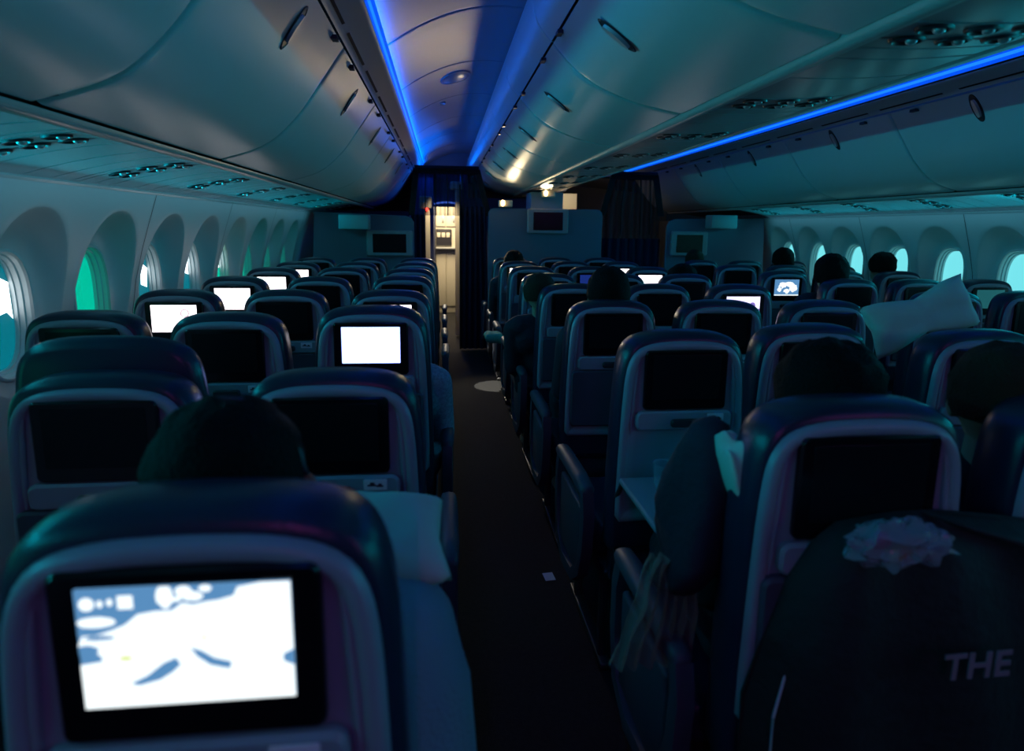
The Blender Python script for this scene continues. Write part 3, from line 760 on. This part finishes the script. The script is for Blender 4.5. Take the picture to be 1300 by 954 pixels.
M_['map1'] = display(MAPSEA, ((MAPLAND, [blob(.33, .35, .16, .18, seed=31, a=.8), blob(.6, .30, .22, .16, seed=32, a=.8), blob(.78, .55, .16, .22, seed=33, a=.9), blob(.5, .72, .12, .14, seed=34, a=.9), blob(.2, .62, .08, .16, seed=35, a=.9), [(0, .94), (1, .94), (1, 1), (0, 1)]]),))
M_['white_b'] = display(WHITE_B)
M_['white_w'] = display(WHITE_W)
M_['list'] = display(WHITE_W, ((PINKL, [[(.40, .05), (.415, .05), (.415, .95), (.40, .95)]]+[[(.45, .18+.14*i), (.62, .17+.14*i), (.62, .20+.14*i), (.45, .21+.14*i)] for i in range(3)]+[blob(.74, .30, .10, .16, seed=6)]), (WHITE_W, [blob(.74, .30, .07, .12, seed=6)]),))
M_['list2'] = display(WHITE_W, ((PINKL, [[(.35, .10), (.7, .16), (.9, .14), (.9, .2), (.6, .24), (.35, .16)]]),))
M_['lilac'] = display(PURP, ((PURPD, [blob(.78, .42, .09, .16, seed=2), [(.55, .6), (1, .55), (1, 1), (.5, 1)]]),))
M_['teal'] = display(mat('display_dim_teal', (.02, .05, .06), .15, emit=(.02, .16, .18), es=.6))  # window reflection painted as a teal glow on the display
M_['blue'] = display(mat('display_dim_blue', (.02, .02, .06), .15, emit=(.01, .03, .22), es=.8))

def part(name, me, parent, **kw):
    o = meshobj(name, me, parent)
    for k, v in kw.items(): o[k] = v
    return o
def seat(x, y, disp, label, group, aisle=0, right_arm=False, tray='stowed', lift=0.0, scl=1.0, dirn=0, tz=0):
    """aisle -1: aisle on the left of the seat, 1: aisle on the right"""
    t = thing('airline_seat', (x, y, 0), label, 'seat', group); t.rotation_euler = (0, 0, tz)
    part('backrest', M_['back'], t); sh = part('back_shell', M_['shell'], t)
    if scl > .5:
        part('side_ridge', M_['ridgeL'], sh); part('side_ridge', M_['ridgeR'], sh)
    bz = part('screen_bezel', M_['bezel'], t)
    d = part('display', M_[disp], bz)
    if disp not in ('off',): d['label'] = 'glowing display'
    part('ledge', M_['ledge'], t)
    if scl > .5:
        part('tray_latch', M_['latch'], t); q = part('placard', M_['placard'], t); part('placard_print', M_['print'], q)
    if tray == 'stowed': part('tray_table', M_['tray'], t)
    part('literature_pocket', M_['pocket'], t); part('seat_cushion', M_['cushion'], t); part('seat_base', M_['base'], t)
    if aisle == -1: o = part('armrest', M_['aisle'], t); o.location.x = -.262
    else: o = part('armrest', M_['arm'], t); o.location.x = -.245
    if aisle == 1: o = part('armrest', M_['aisle'], t); o.location.x = .262
    elif right_arm: o = part('armrest', M_['arm'], t); o.location.x = .245
    return t
SP, RP = .49, .8206
OFF = .9739
colx = {'La': C-OFF-SP, 'Lm': C-OFF-2*SP, 'Lw': C-OFF-3*SP, 'C1': C-SP, 'C2': C, 'C3': C+SP, 'R1': C+OFF+SP, 'R2': C+OFF+2*SP, 'R3': C+OFF+3*SP}
YL, YR = .5586, .9476
disp = {('La', 0): 'map0', ('La', 2): 'white_b', ('La', 3): 'list2', ('Lw', 3): 'list', ('Lw', 4): 'white_w', ('Lw', 5): 'white_w', ('Lw', 6): 'white_w',
        ('C3', 3): 'lilac', ('C3', 5): 'white_w', ('C3', 6): 'white_w', ('C1', 6): 'list2', ('R1', 5): 'map1', ('R3', 4): 'teal', ('C2', 5): 'blue'}
desc = {'map0': 'glowing map screen', 'map1': 'lit blue and white map screen', 'white_b': 'bright bluish white screen', 'white_w': 'bright white screen', 'list': 'lit screen showing a white menu', 'list2': 'lit pinkish white screen',
        'lilac': 'lit lilac screen', 'teal': 'teal tinted screen', 'blue': 'dim blue screen', 'off': 'black screen'}
ZS = {('La', 0): 1.02, ('La', 1): .98, ('La', 2): 1.02, ('Lm', 1): .98, ('C1', 0): 1.01, ('C2', 0): 1.01}
shift = {('La', 0): .035, ('C2', 1): .12, ('Lw', 2): .05, ('C3', 1): -.02, ('C1', 6): 0, ('La', 4): .1, ('Lm', 5): .08, ('Lw', 5): .04}
colname = {'La': 'aisle column of the left block', 'Lm': 'middle column of the left block', 'Lw': 'window column of the left block', 'C1': 'left column of the centre block', 'C2': 'middle column of the centre block', 'C3': 'right column of the centre block',
           'R1': 'aisle column of the right block', 'R2': 'middle column of the right block', 'R3': 'window column of the right block'}
rown = ['nearest row', 'second row', 'third row', 'fourth row', 'fifth row', 'sixth row', 'seventh row', 'front row by the divider']
start = {'La': 0, 'Lm': 1, 'Lw': 2, 'C1': 0, 'C2': 0, 'C3': 1, 'R1': 3, 'R2': 3, 'R3': 4}
SEATS = {}
for c_, x in colx.items():
    for r in range(start[c_], 8):
        y = (YR if c_[0] == 'C' else YL)+RP*r+shift.get((c_, r), 0)
        dn = disp.get((c_, r), 'off')
        SEATS[(c_, r)] = seat(x, y, dn, 'seat with %s, %s, %s' % (desc[dn], colname[c_], rown[r]), 'airline seats in the %s block' % {'L': 'left', 'C': 'centre', 'R': 'right'}[c_[0]],
            aisle={'La': 1, 'C1': -1, 'C3': 1, 'R1': -1}.get(c_, 0), right_arm=c_ == 'R3', tray='open' if (c_, r) == ('C1', 1) else 'stowed', tz=random.uniform(-.012, .012) if r > 0 else 0)
        SEATS[(c_, r)].scale.z = ZS.get((c_, r), 1)
# raised headrest of the second-row middle seat, left block
m = MB(); U = [(p[0]-.035, p[1]) for p in outline(1.1, 1.238, .98)]
m.loft(T([xyz(inset(U, .03), .128), xyz(inset(U, .006), .138), xyz(U, .16), xyz(inset(U, .01), .19), xyz(inset(U, .035), .20)]), True, True, True)
o = m.build('headrest', LEATHER, SEATS[('Lm', 1)], smooth=60); o['label'] = 'raised rounded headrest'
# folded-down tray of the centre block second-row aisle seat
t = SEATS[('C1', 1)]
m = MB(); m.box(-.20, .20, -.345, -.02, .715, .735, .008); m.build('tray_table', SHELL, t)['label'] = 'folded-down tray table'
m = MB(); m.tube([(-.19, -.03, .72), (-.195, .06, .60)], .008, 8); m.build('tray_arm', STEEL, t)
m = MB(); m.tube([(.19, -.03, .72), (.195, .06, .60)], .008, 8); m.build('tray_arm', STEEL, t)

# ------------------------------------------------------------------ passengers
def body_mesh(kind=0):
    m = MB()
    m.cap((-.07, .32, .565), (.07, .32, .565), .105, .105); m.cap((0, .32, .58), (0, .29, .80), .115, .125)
    m.cap((-.07, .275, .88), (.07, .275, .88), .115, .115); m.cap((-.13, .25, .955), (.13, .25, .955), .065, .065)
    m.cap((0, .24, .98), (0, .225, 1.08), .055, .052)
    for s in (-1, 1):
        m.cap((s*.165, .25, .95), (s*.185, .30, .70), .052, .042); m.cap((s*.185, .30, .70), (s*.10, .50, .665), .042, .028)
        m.cap((s*.09, .33, .57), (s*.105, .70, .565), .085, .062); m.cap((s*.105, .70, .565), (s*.105, .66, .12), .062, .04)
        m.cap((s*.105, .66, .06), (s*.11, .76, .045), .04, .035)
        # hand: palm, four unequal fingers, thumb from the side
        a = Vector((s*.10, .50, .665)); m.cap(a, a+Vector((-s*.02, .055, -.008)), .027, .026)
        for i, L in enumerate((.040, .046, .043, .034)):
            b = a+Vector((-s*.02+(i-1.5)*.017, .07, -.01)); c1 = b+Vector((0, L*.7, -.006)); c2 = c1+Vector((0, L*.4, -.022))
            m.cap(b, c1, .0088, .008); m.cap(c1, c2, .008, .0072)
        b = a+Vector((-s*.035, .02, 0)); m.cap(b, b+Vector((-s*.022, .035, -.004)), .011, .009)
    # head with face
    m.ell((0, .225, 1.165), (.078, .096, .112), nu=24, nv=16); m.ell((0, .265, 1.105), (.055, .055, .062))
    m.ell((0, .322, 1.135), (.013, .018, .024)); m.ell((0, .31, 1.095), (.026, .013, .010)); m.ell((0, .305, 1.172), (.05, .02, .012))
    for s in (-1, 1): m.ell((s*.083, .222, 1.142), (.012, .020, .032)); m.ell((s*.03, .311, 1.155), (.014, .010, .010))
    return bake(m, 'body', .0062, 4, SKIN)
BODY = body_mesh()
def cloth_mesh(kind):
    m = MB(); g = .014
    if kind == 'top':
        m.cap((-.07, .32, .62), (.07, .32, .62), .105+g, .105+g); m.cap((0, .32, .62), (0, .29, .80), .115+g, .125+g)
        m.cap((-.07, .275, .88), (.07, .275, .88), .115+g, .115+g); m.cap((-.13, .25, .955), (.13, .25, .955), .065+g, .065+g)
        for s in (-1, 1):
            m.cap((s*.165, .25, .95), (s*.185, .30, .70), .052+g, .042+g); m.cap((s*.185, .30, .70), (s*.125, .44, .675), .042+g, .036+g)
    else:
        m.cap((-.07, .32, .565), (.07, .32, .565), .105+g, .105+g)
        for s in (-1, 1):
            m.cap((s*.09, .33, .57), (s*.105, .70, .565), .085+g, .062+g); m.cap((s*.105, .70, .565), (s*.105, .66, .16), .062+g, .04+g)
    return bake(m, kind, .010, 4, NAVYJ)
TOP = cloth_mesh('top'); TRO = cloth_mesh('trousers')
def hair_mesh(w=1.0, h=1.0, long=False, seed=0, mt=HAIR):
    m = MB(); c0 = Vector((0, .215, 1.175)); L = []
    nv, nu = 16, 32
    for i in range(nv+1):
        th = i/nv; row = []
        for j in range(nu):
            ph = 2*PI*j/nu; front = max(0, math.sin(ph))
            mx = (1.05 if front > .6 else 1.95-.6*front)*(1.12 if long else 1)
            a = th*mx; d = Vector((math.sin(a)*math.cos(ph), math.sin(a)*math.sin(ph), math.cos(a)))
            k = 1+.06*noise.noise(d*3+Vector((seed, 0, 0)))+.035*noise.noise(d*14+Vector((seed, 3, 0)))
            row.append(c0+Vector((d.x*.097*w*k, d.y*.110*k, (abs(d.z)**.85*(1 if d.z > 0 else -1))*.112*h*k)))
        L.append(row)
    m.loft(L+[[c0+(p-c0)*.9 for p in L[-1]]], True, False, False)
    if long:
        m.cap((-.05, .17, 1.12), (-.05, .15, .98), .05, .045); m.cap((.05, .17, 1.12), (.05, .15, .98), .05, .045); m.cap((0, .15, 1.12), (0, .14, .97), .05, .05)
    return m.mesh('hair', mt, 80)
def passenger(seatpos, label, hair, top=NAVYJ, dx=0, dy=0, dz=0, rz=0, lean=0):
    t = thing('person', (seatpos[0]+dx, seatpos[1]+dy, 0), label, 'person', 'seated passengers', rz); t.rotation_euler = (0, lean, rz); t.scale.z = (1.27+dz)/1.27
    part('body', BODY, t)
    for nm, me in (('top', TOP), ('trousers', TRO)):
        o = part(nm, me, t)
        if top is not NAVYJ:
            o.material_slots[0].link = 'OBJECT'; o.material_slots[0].material = top
    part('hair', hair, t); return t
HS = hair_mesh(1, 1, False, 1); HS2 = hair_mesh(1.05, 1.04, False, 4); HL = hair_mesh(1.15, 1.08, True, 9); HB = hair_mesh(1, .98, False, 12, HAIRB)
def sp(c_, r): o = SEATS[(c_, r)]; return (o.location.x, o.location.y)
p0 = passenger(sp('La', 0), 'dark-haired person with red headphones in the seat ahead of the camera', HS, dx=-.03, dz=-.035)
p0['group'] = 'seated passengers'
RED = mat('red_foam', (.35, .03, .02), .6)
hp = thing('headphones', (sp('La', 0)[0]-.03, sp('La', 0)[1], 0)); hp.scale.z = (1.27-.035)/1.27
for s in (-1, 1):
    m = MB(); m.ell((s*.098, .222, 1.142), (.016, .030, .036), nu=16, nv=10); m.build('ear_cup', RED, hp, smooth=60)
tag(hp, 'red headphone cups over the ears of the nearest dark-haired passenger', 'headphones')
m = MB(); m.tube([(.1*math.cos(a), .222, 1.15+.135*math.sin(a)) for a in [PI*i/16 for i in range(17)]], .005, 8); m.build('headband', LATCH, hp)
passenger(sp('C1', 0), 'person with short dark hair in the nearest centre seat, seen from behind', HS2, dx=.055, dz=-.03)
passenger(sp('C2', 0), 'person beside the nearest centre passenger, face turned to the side', HB, dx=-.17, dz=-.03, rz=-.5)
passenger(sp('La', 2), 'person in pale top whose shoulder shows beside the bright-screened left aisle seat', HS, top=mat('pale_shirt', (.25, .33, .42), .85, bump=.2, bscale=120, var=.3, vscale=90), dx=.055, dz=-.11)
passenger(sp('C1', 2), 'person with round dark head above a centre left seat, third row', HS, dx=.03, dz=.02)
passenger(sp('C1', 3), 'person in dark jacket leaning toward the left aisle, brown hair', HB, dx=-.05, dz=-.06, lean=-.10)
passenger(sp('C3', 4), 'person slumped low in the right centre column, fifth row', HL, dx=.04, dz=-.06)
passenger(sp('R1', 4), 'person with full dark hair in front of the bright right windows', HL, dx=-.03, dz=.035)
passenger(sp('R3', 5), 'person by the right window, dark hair above the seatback', HS2, dx=-.03, dz=.03)
passenger(sp('R2', 6), 'person with dark hair near the front right windows', HS, dx=.05, dz=.04)
passenger(sp('R1', 7), 'person whose head shows small below the right bulkhead monitor', HB, dx=0, dz=-.01)
passenger(sp('C1', 6), 'person in the left column, seventh row, with arm toward the aisle', HS, dx=-.04, dz=-.02)

# ------------------------------------------------------------------ soft goods and small things
def pillow(name, pts_c, size, rot, label, cat='pillow', mt=PILLOW, pinch=0, seed=0, wr=.03):
    w_, d_, h_ = size; m = MB(); n = 20; L = []
    top = []; bot = []
    for i in range(n+1):
        ra = []; rb = []
        for j in range(n+1):
            u = i/n*2-1; v = j/n*2-1
            th = (max(0, 1-u**4)*max(0, 1-v**4))**.45*h_*.5
            k = 1-.10*(1-abs(u))*(abs(v))**2; k2 = 1-.10*(1-abs(v))*abs(u)**2
            if pinch: th *= .45+.55*min(1, abs(u)*1.8); k -= pinch*(1-min(1, abs(u)*1.6))*0.5
            x = u*w_/2*k2; y = v*d_/2*k
            wn = wr*noise.noise(Vector((u*1.8+seed, v*1.8, seed)))*h_*3
            wn += .012*math.sin(6*u+3*v+seed)*(1-abs(v))*h_*4
            ra.append((x, y, th+wn)); rb.append((x, y, -th+wn))
        top.append(ra); bot.append(rb)
    m.loft(top, False); m.loft(bot, False)
    o = m.build(name, mt, smooth=80); o.location = pts_c; o.rotation_euler = rot
    return tag(o, label, cat)
pl = pillow('pillow', (1.665, 2.02, H-.285), (.40, .19, .10), (1.30, -.32, .0), 'pale pillow propped across the seat tops in the centre block', pinch=.5, seed=2)
pl['group'] = 'airline pillows'
pl = pillow('pillow', (-.115, .95, H-.485), (.24, .20, .07), (.2, .12, .1), 'pale pillow sticking out behind the nearest left seat over the aisle', seed=5); pl['group'] = 'airline pillows'
pl = pillow('pillow', (.548, 1.06, H-.455), (.06, .12, .17), (.1, -.30, 0), 'narrow blue-lit pillow wedged beside the nearest centre seat', seed=8); pl['group'] = 'airline pillows'
pl = pillow('pillow', (.40, 4.9, .62), (.16, .22, .08), (0, .1, 0), 'small teal pillow poking into the left aisle far ahead', seed=11, mt=mat('teal_cloth', (.05, .45, .35), .8)); pl['group'] = 'airline pillows'
# blanket over the nearest passenger's arm
def drape(name, P, th, mt, label, cat, seed=0, amp=.01):
    """P: rows of section points (closed loops) lofted, with cloth wrinkles"""
    m = MB(); L = []
    for i, row in enumerate(P):
        L.append([Vector(p)+Vector((noise.noise(Vector(p)*9+Vector((seed, 0, 0))), noise.noise(Vector(p)*9+Vector((0, seed, 0))), noise.noise(Vector(p)*9+Vector((0, 0, seed)))))*amp for p in row])
    m.loft(L, True, True, True); return tag(m.build(name, mt, smooth=80), label, cat)
def ringrow(c_, rx, ry, n=22, tilt=0):
    return [(c_[0]+rx*math.cos(2*PI*i/n), c_[1]+ry*math.sin(2*PI*i/n), c_[2]+tilt*math.cos(2*PI*i/n)) for i in range(n)]
drape('blanket', [ringrow((-.075, .86, z), rx, ry, tilt=-.02) for z, rx, ry in ((.985, .015, .02), (.98, .045, .05), (.955, .07, .09), (.90, .09, .12), (.82, .11, .14), (.70, .12, .16), (.60, .125, .17), (.50, .12, .17))], 0, BLANK, 'blue-lit blanket wrapped over the arm of the nearest passenger at the aisle', 'blanket', 3, .014)
# hooded jacket hanging between aisle and nearest centre seat, gauzy scarf under it
drape('hanging_jacket', [ringrow((.515+dx, 1.14, z), rx, ry) for z, dx, rx, ry in ((1.10, .02, .008, .02), (1.095, .015, .030, .05), (1.05, .01, .045, .08), (.98, .0, .055, .09), (.92, -.015, .060, .10), (.86, -.02, .065, .10), (.81, -.03, .062, .09), (.77, -.03, .05, .07), (.76, -.03, .03, .05))], 0, NAVYJ, 'dark hooded jacket hung on the aisle side of the nearest centre seat', 'jacket', 5, .045)
m = MB(); folds(m, .33, .50, .60, .84, 1.10, .018, 6, .40, .50, nz=10, th=.002)
m.v = [(v[0]+.015*noise.noise(Vector(v)*12), v[1], v[2]+.01*noise.noise(Vector(v)*9)) for v in m.v]
tag(m.build('gauze_scarf', TULLE), 'sheer greenish scarf hanging below the dark hooded jacket', 'scarf')
# big dark jacket hung over the nearest centre seat's back, with white lettering
SJ = sp('C1', 0)
m = MB(); L = []
for k, (z, d, x0, x1) in enumerate(((1.0, .01, .05, .12), (.985, .04, -.06, .25), (.95, .06, -.10, .44), (.88, .075, -.14, .50), (.78, .085, -.17, .52), (.66, .09, -.20, .53), (.52, .09, -.20, .53), (.38, .08, -.19, .52))):
    n = 26; f = []
    for i in range(n+1):
        u = i/n; x = x0+(x1-x0)*u; f.append((SJ[0]+x, SJ[1]+(1.07-z)*TILT-.016-d*(1-abs(2*u-1)**6)-.010*math.sin(u*19+z*7)-.008*noise.noise(Vector((u*6, z*5, 0))), z))
    L.append(f+[(q[0], SJ[1]+(1.07-z)*TILT-.012, q[2]) for q in f[::-1]])
m.loft(L, True, True, True); jo = tag(m.build('draped_jacket', JACK, smooth=80), 'large black jacket draped low over the nearest centre seat, white lettering at right', 'jacket')
TXT = mat('jacket_lettering', (.26, .17, .22), .7)
fc = bpy.data.curves.new('lettering', 'FONT'); fc.body = 'THE'; fc.size = .064; fc.extrude = .0012; fc.offset = .0012; fc.space_character = 1.05
fo = bpy.data.objects.new('tmp_text', fc); COL.objects.link(fo)
me = bpy.data.meshes.new_from_object(fo.evaluated_get(bpy.context.evaluated_depsgraph_get())); bpy.data.objects.remove(fo)
me.materials.clear(); me.materials.append(TXT)
LX, LY, LZ = .788, .812, .768
lo = meshobj('lettering', me, jo); lo.location = (LX, LY, LZ); lo.rotation_euler = (PI/2, 0, .02)
# crinkled plastic bag with shiny wrappers above the jacket
def crumple(name, c_, r, mt, seed, label, cat, nz=.28):
    m = MB(); m.ell(c_, r, nu=30, nv=20, nz=nz, ns=3+seed*.1); 
    m.v = [tuple(Vector(v)+Vector((noise.noise(Vector(v)*40), noise.noise(Vector(v)*40+Vector((9, 0, 0))), noise.noise(Vector(v)*40+Vector((0, 9, 0)))))*.012) for v in m.v]
    return tag(m.build(name, mt, smooth=30), label, cat)
bagc = (SJ[0]-.01, SJ[1]-.10, .99)
crumple('plastic_bag', bagc, (.085, .035, .036), PLASTIC, 3, 'crinkled clear plastic bag with shiny wrappers on the black jacket', 'plastic bag')
PINKW = mat('pink_wrapper', (.6, .05, .3), .3)
for i, (dx, dz, mt, nm) in enumerate(((-.045, .01, PINKW, 'pink'), (.0, -.012, mat('orange_wrapper', (.55, .2, .05), .3), 'orange'), (.045, .005, mat('blue_wrapper', (.06, .3, .5), .25), 'blue'))):
    o = crumple('sweet_wrapper', (bagc[0]+dx, bagc[1]-.012, bagc[2]+dz), (.014, .009, .010), mt, 20+i, 'small %s foil wrapper inside the clear plastic bag' % nm, 'wrapper'); o['group'] = 'foil wrappers in the plastic bag'
# items on the open tray
tx, ty = sp('C1', 1)
m = MB(); L = []
for sc, h in ((.7, 0), (1, .03), (1.08, .085), (1.12, .087), (1.0, .084)): L.append([(math.cos(a)*.032*sc, math.sin(a)*.032*sc, h) for a in [2*PI*i/24 for i in range(24)]])
m.loft(L, True, True, False); o = m.build('drinking_cup', mat('clear_cup', (.3, .4, .55), .1, alpha=.45)); o.location = (tx-.10, ty-.14, .736); tag(o, 'clear plastic cup on the folded-down tray table', 'cup')
for i, (dx, dy, rz) in enumerate(((.03, -.16, .4), (.10, -.22, -.3))):
    m = MB(); n = 10; L = [[(u/n*.14-.07, v/n*.11-.055, .012+.012*noise.noise(Vector((u*.7+i*4, v*.7, 1)))) for u in range(n+1)] for v in range(n+1)]
    m.loft(L, False); m.loft([[(p[0], p[1], p[2]-.002) for p in r_] for r_ in L], False)
    o = m.build('paper_napkin', mat('napkin_paper', (.55, .55, .6), .8), smooth=20); o.location = (tx+dx, ty+dy, .738+.014*i); o.rotation_euler.z = rz
    tag(o, 'crumpled paper napkin on the tray table, %s' % ('next to the cup' if i == 0 else 'at its right front corner'), 'napkin', 'paper napkins on the tray')
m = MB(); m.box(-.022, .022, -.03, .03, 0, .002); o = m.build('paper_scrap', mat('white_paper', (.75, .78, .85), .7)); o.location = (.443, 2.44, .001); o.rotation_euler.z = .1
tag(o, 'small white paper scrap lying on the aisle carpet', 'paper')
# thin white charging cable by the nearest centre seat
m = MB(); m.tube([(.62, .93, .80), (.58, .90, .74), (.55, .88, .66), (.545, .87, .55), (.54, .88, .40), (.54, .9, .2)], .0025, 6)
tag(m.build('charging_cable', mat('cable_white', (.5, .45, .5), .5), smooth=60), 'thin pale cable hanging beside the black jacket', 'cable')
# warm light from the galley and an added lamp over the aisle
t = thing('ceiling_downlight', (.0, 5.55, cz(C)-.004), 'small round added downlight in the ceiling above the far end of the left aisle', 'downlight')
m = MB(); m.loft([[(math.cos(a)*r, math.sin(a)*r, z) for a in [2*PI*i/20 for i in range(20)]] for r, z in ((.035, .01), (.035, -.004), (.026, -.006), (.022, .0))], True, True, True); m.build('bezel', CHROME, t)
spot('ceiling_downlight_beam', (.0, 5.55, cz(C)-.03), (.47, 5.75, .15), (1, .95, .75), 600, .17, .006, .05)  # added beam for the bright patch on floor and seat side
spot('doorway_fill', (.0, 8.05, H+.70), (.12, 8.5, .6), WARM, 45, 1.3, .03, .5)  # added spot to brighten the post and floor past the curtain
spot('galley_doorway_beam', (.02, 8.05, H+.02), (.36, 6.3, .85), (1, .86, .62), 55, .7, .03, .5)
area('forward_cabin_cove', (-.05, 8.9, H+.76), (-.6, 0, 0), .5, .05, (0, .13, 1), 4)  # added blue fill on the header ahead of the curtain
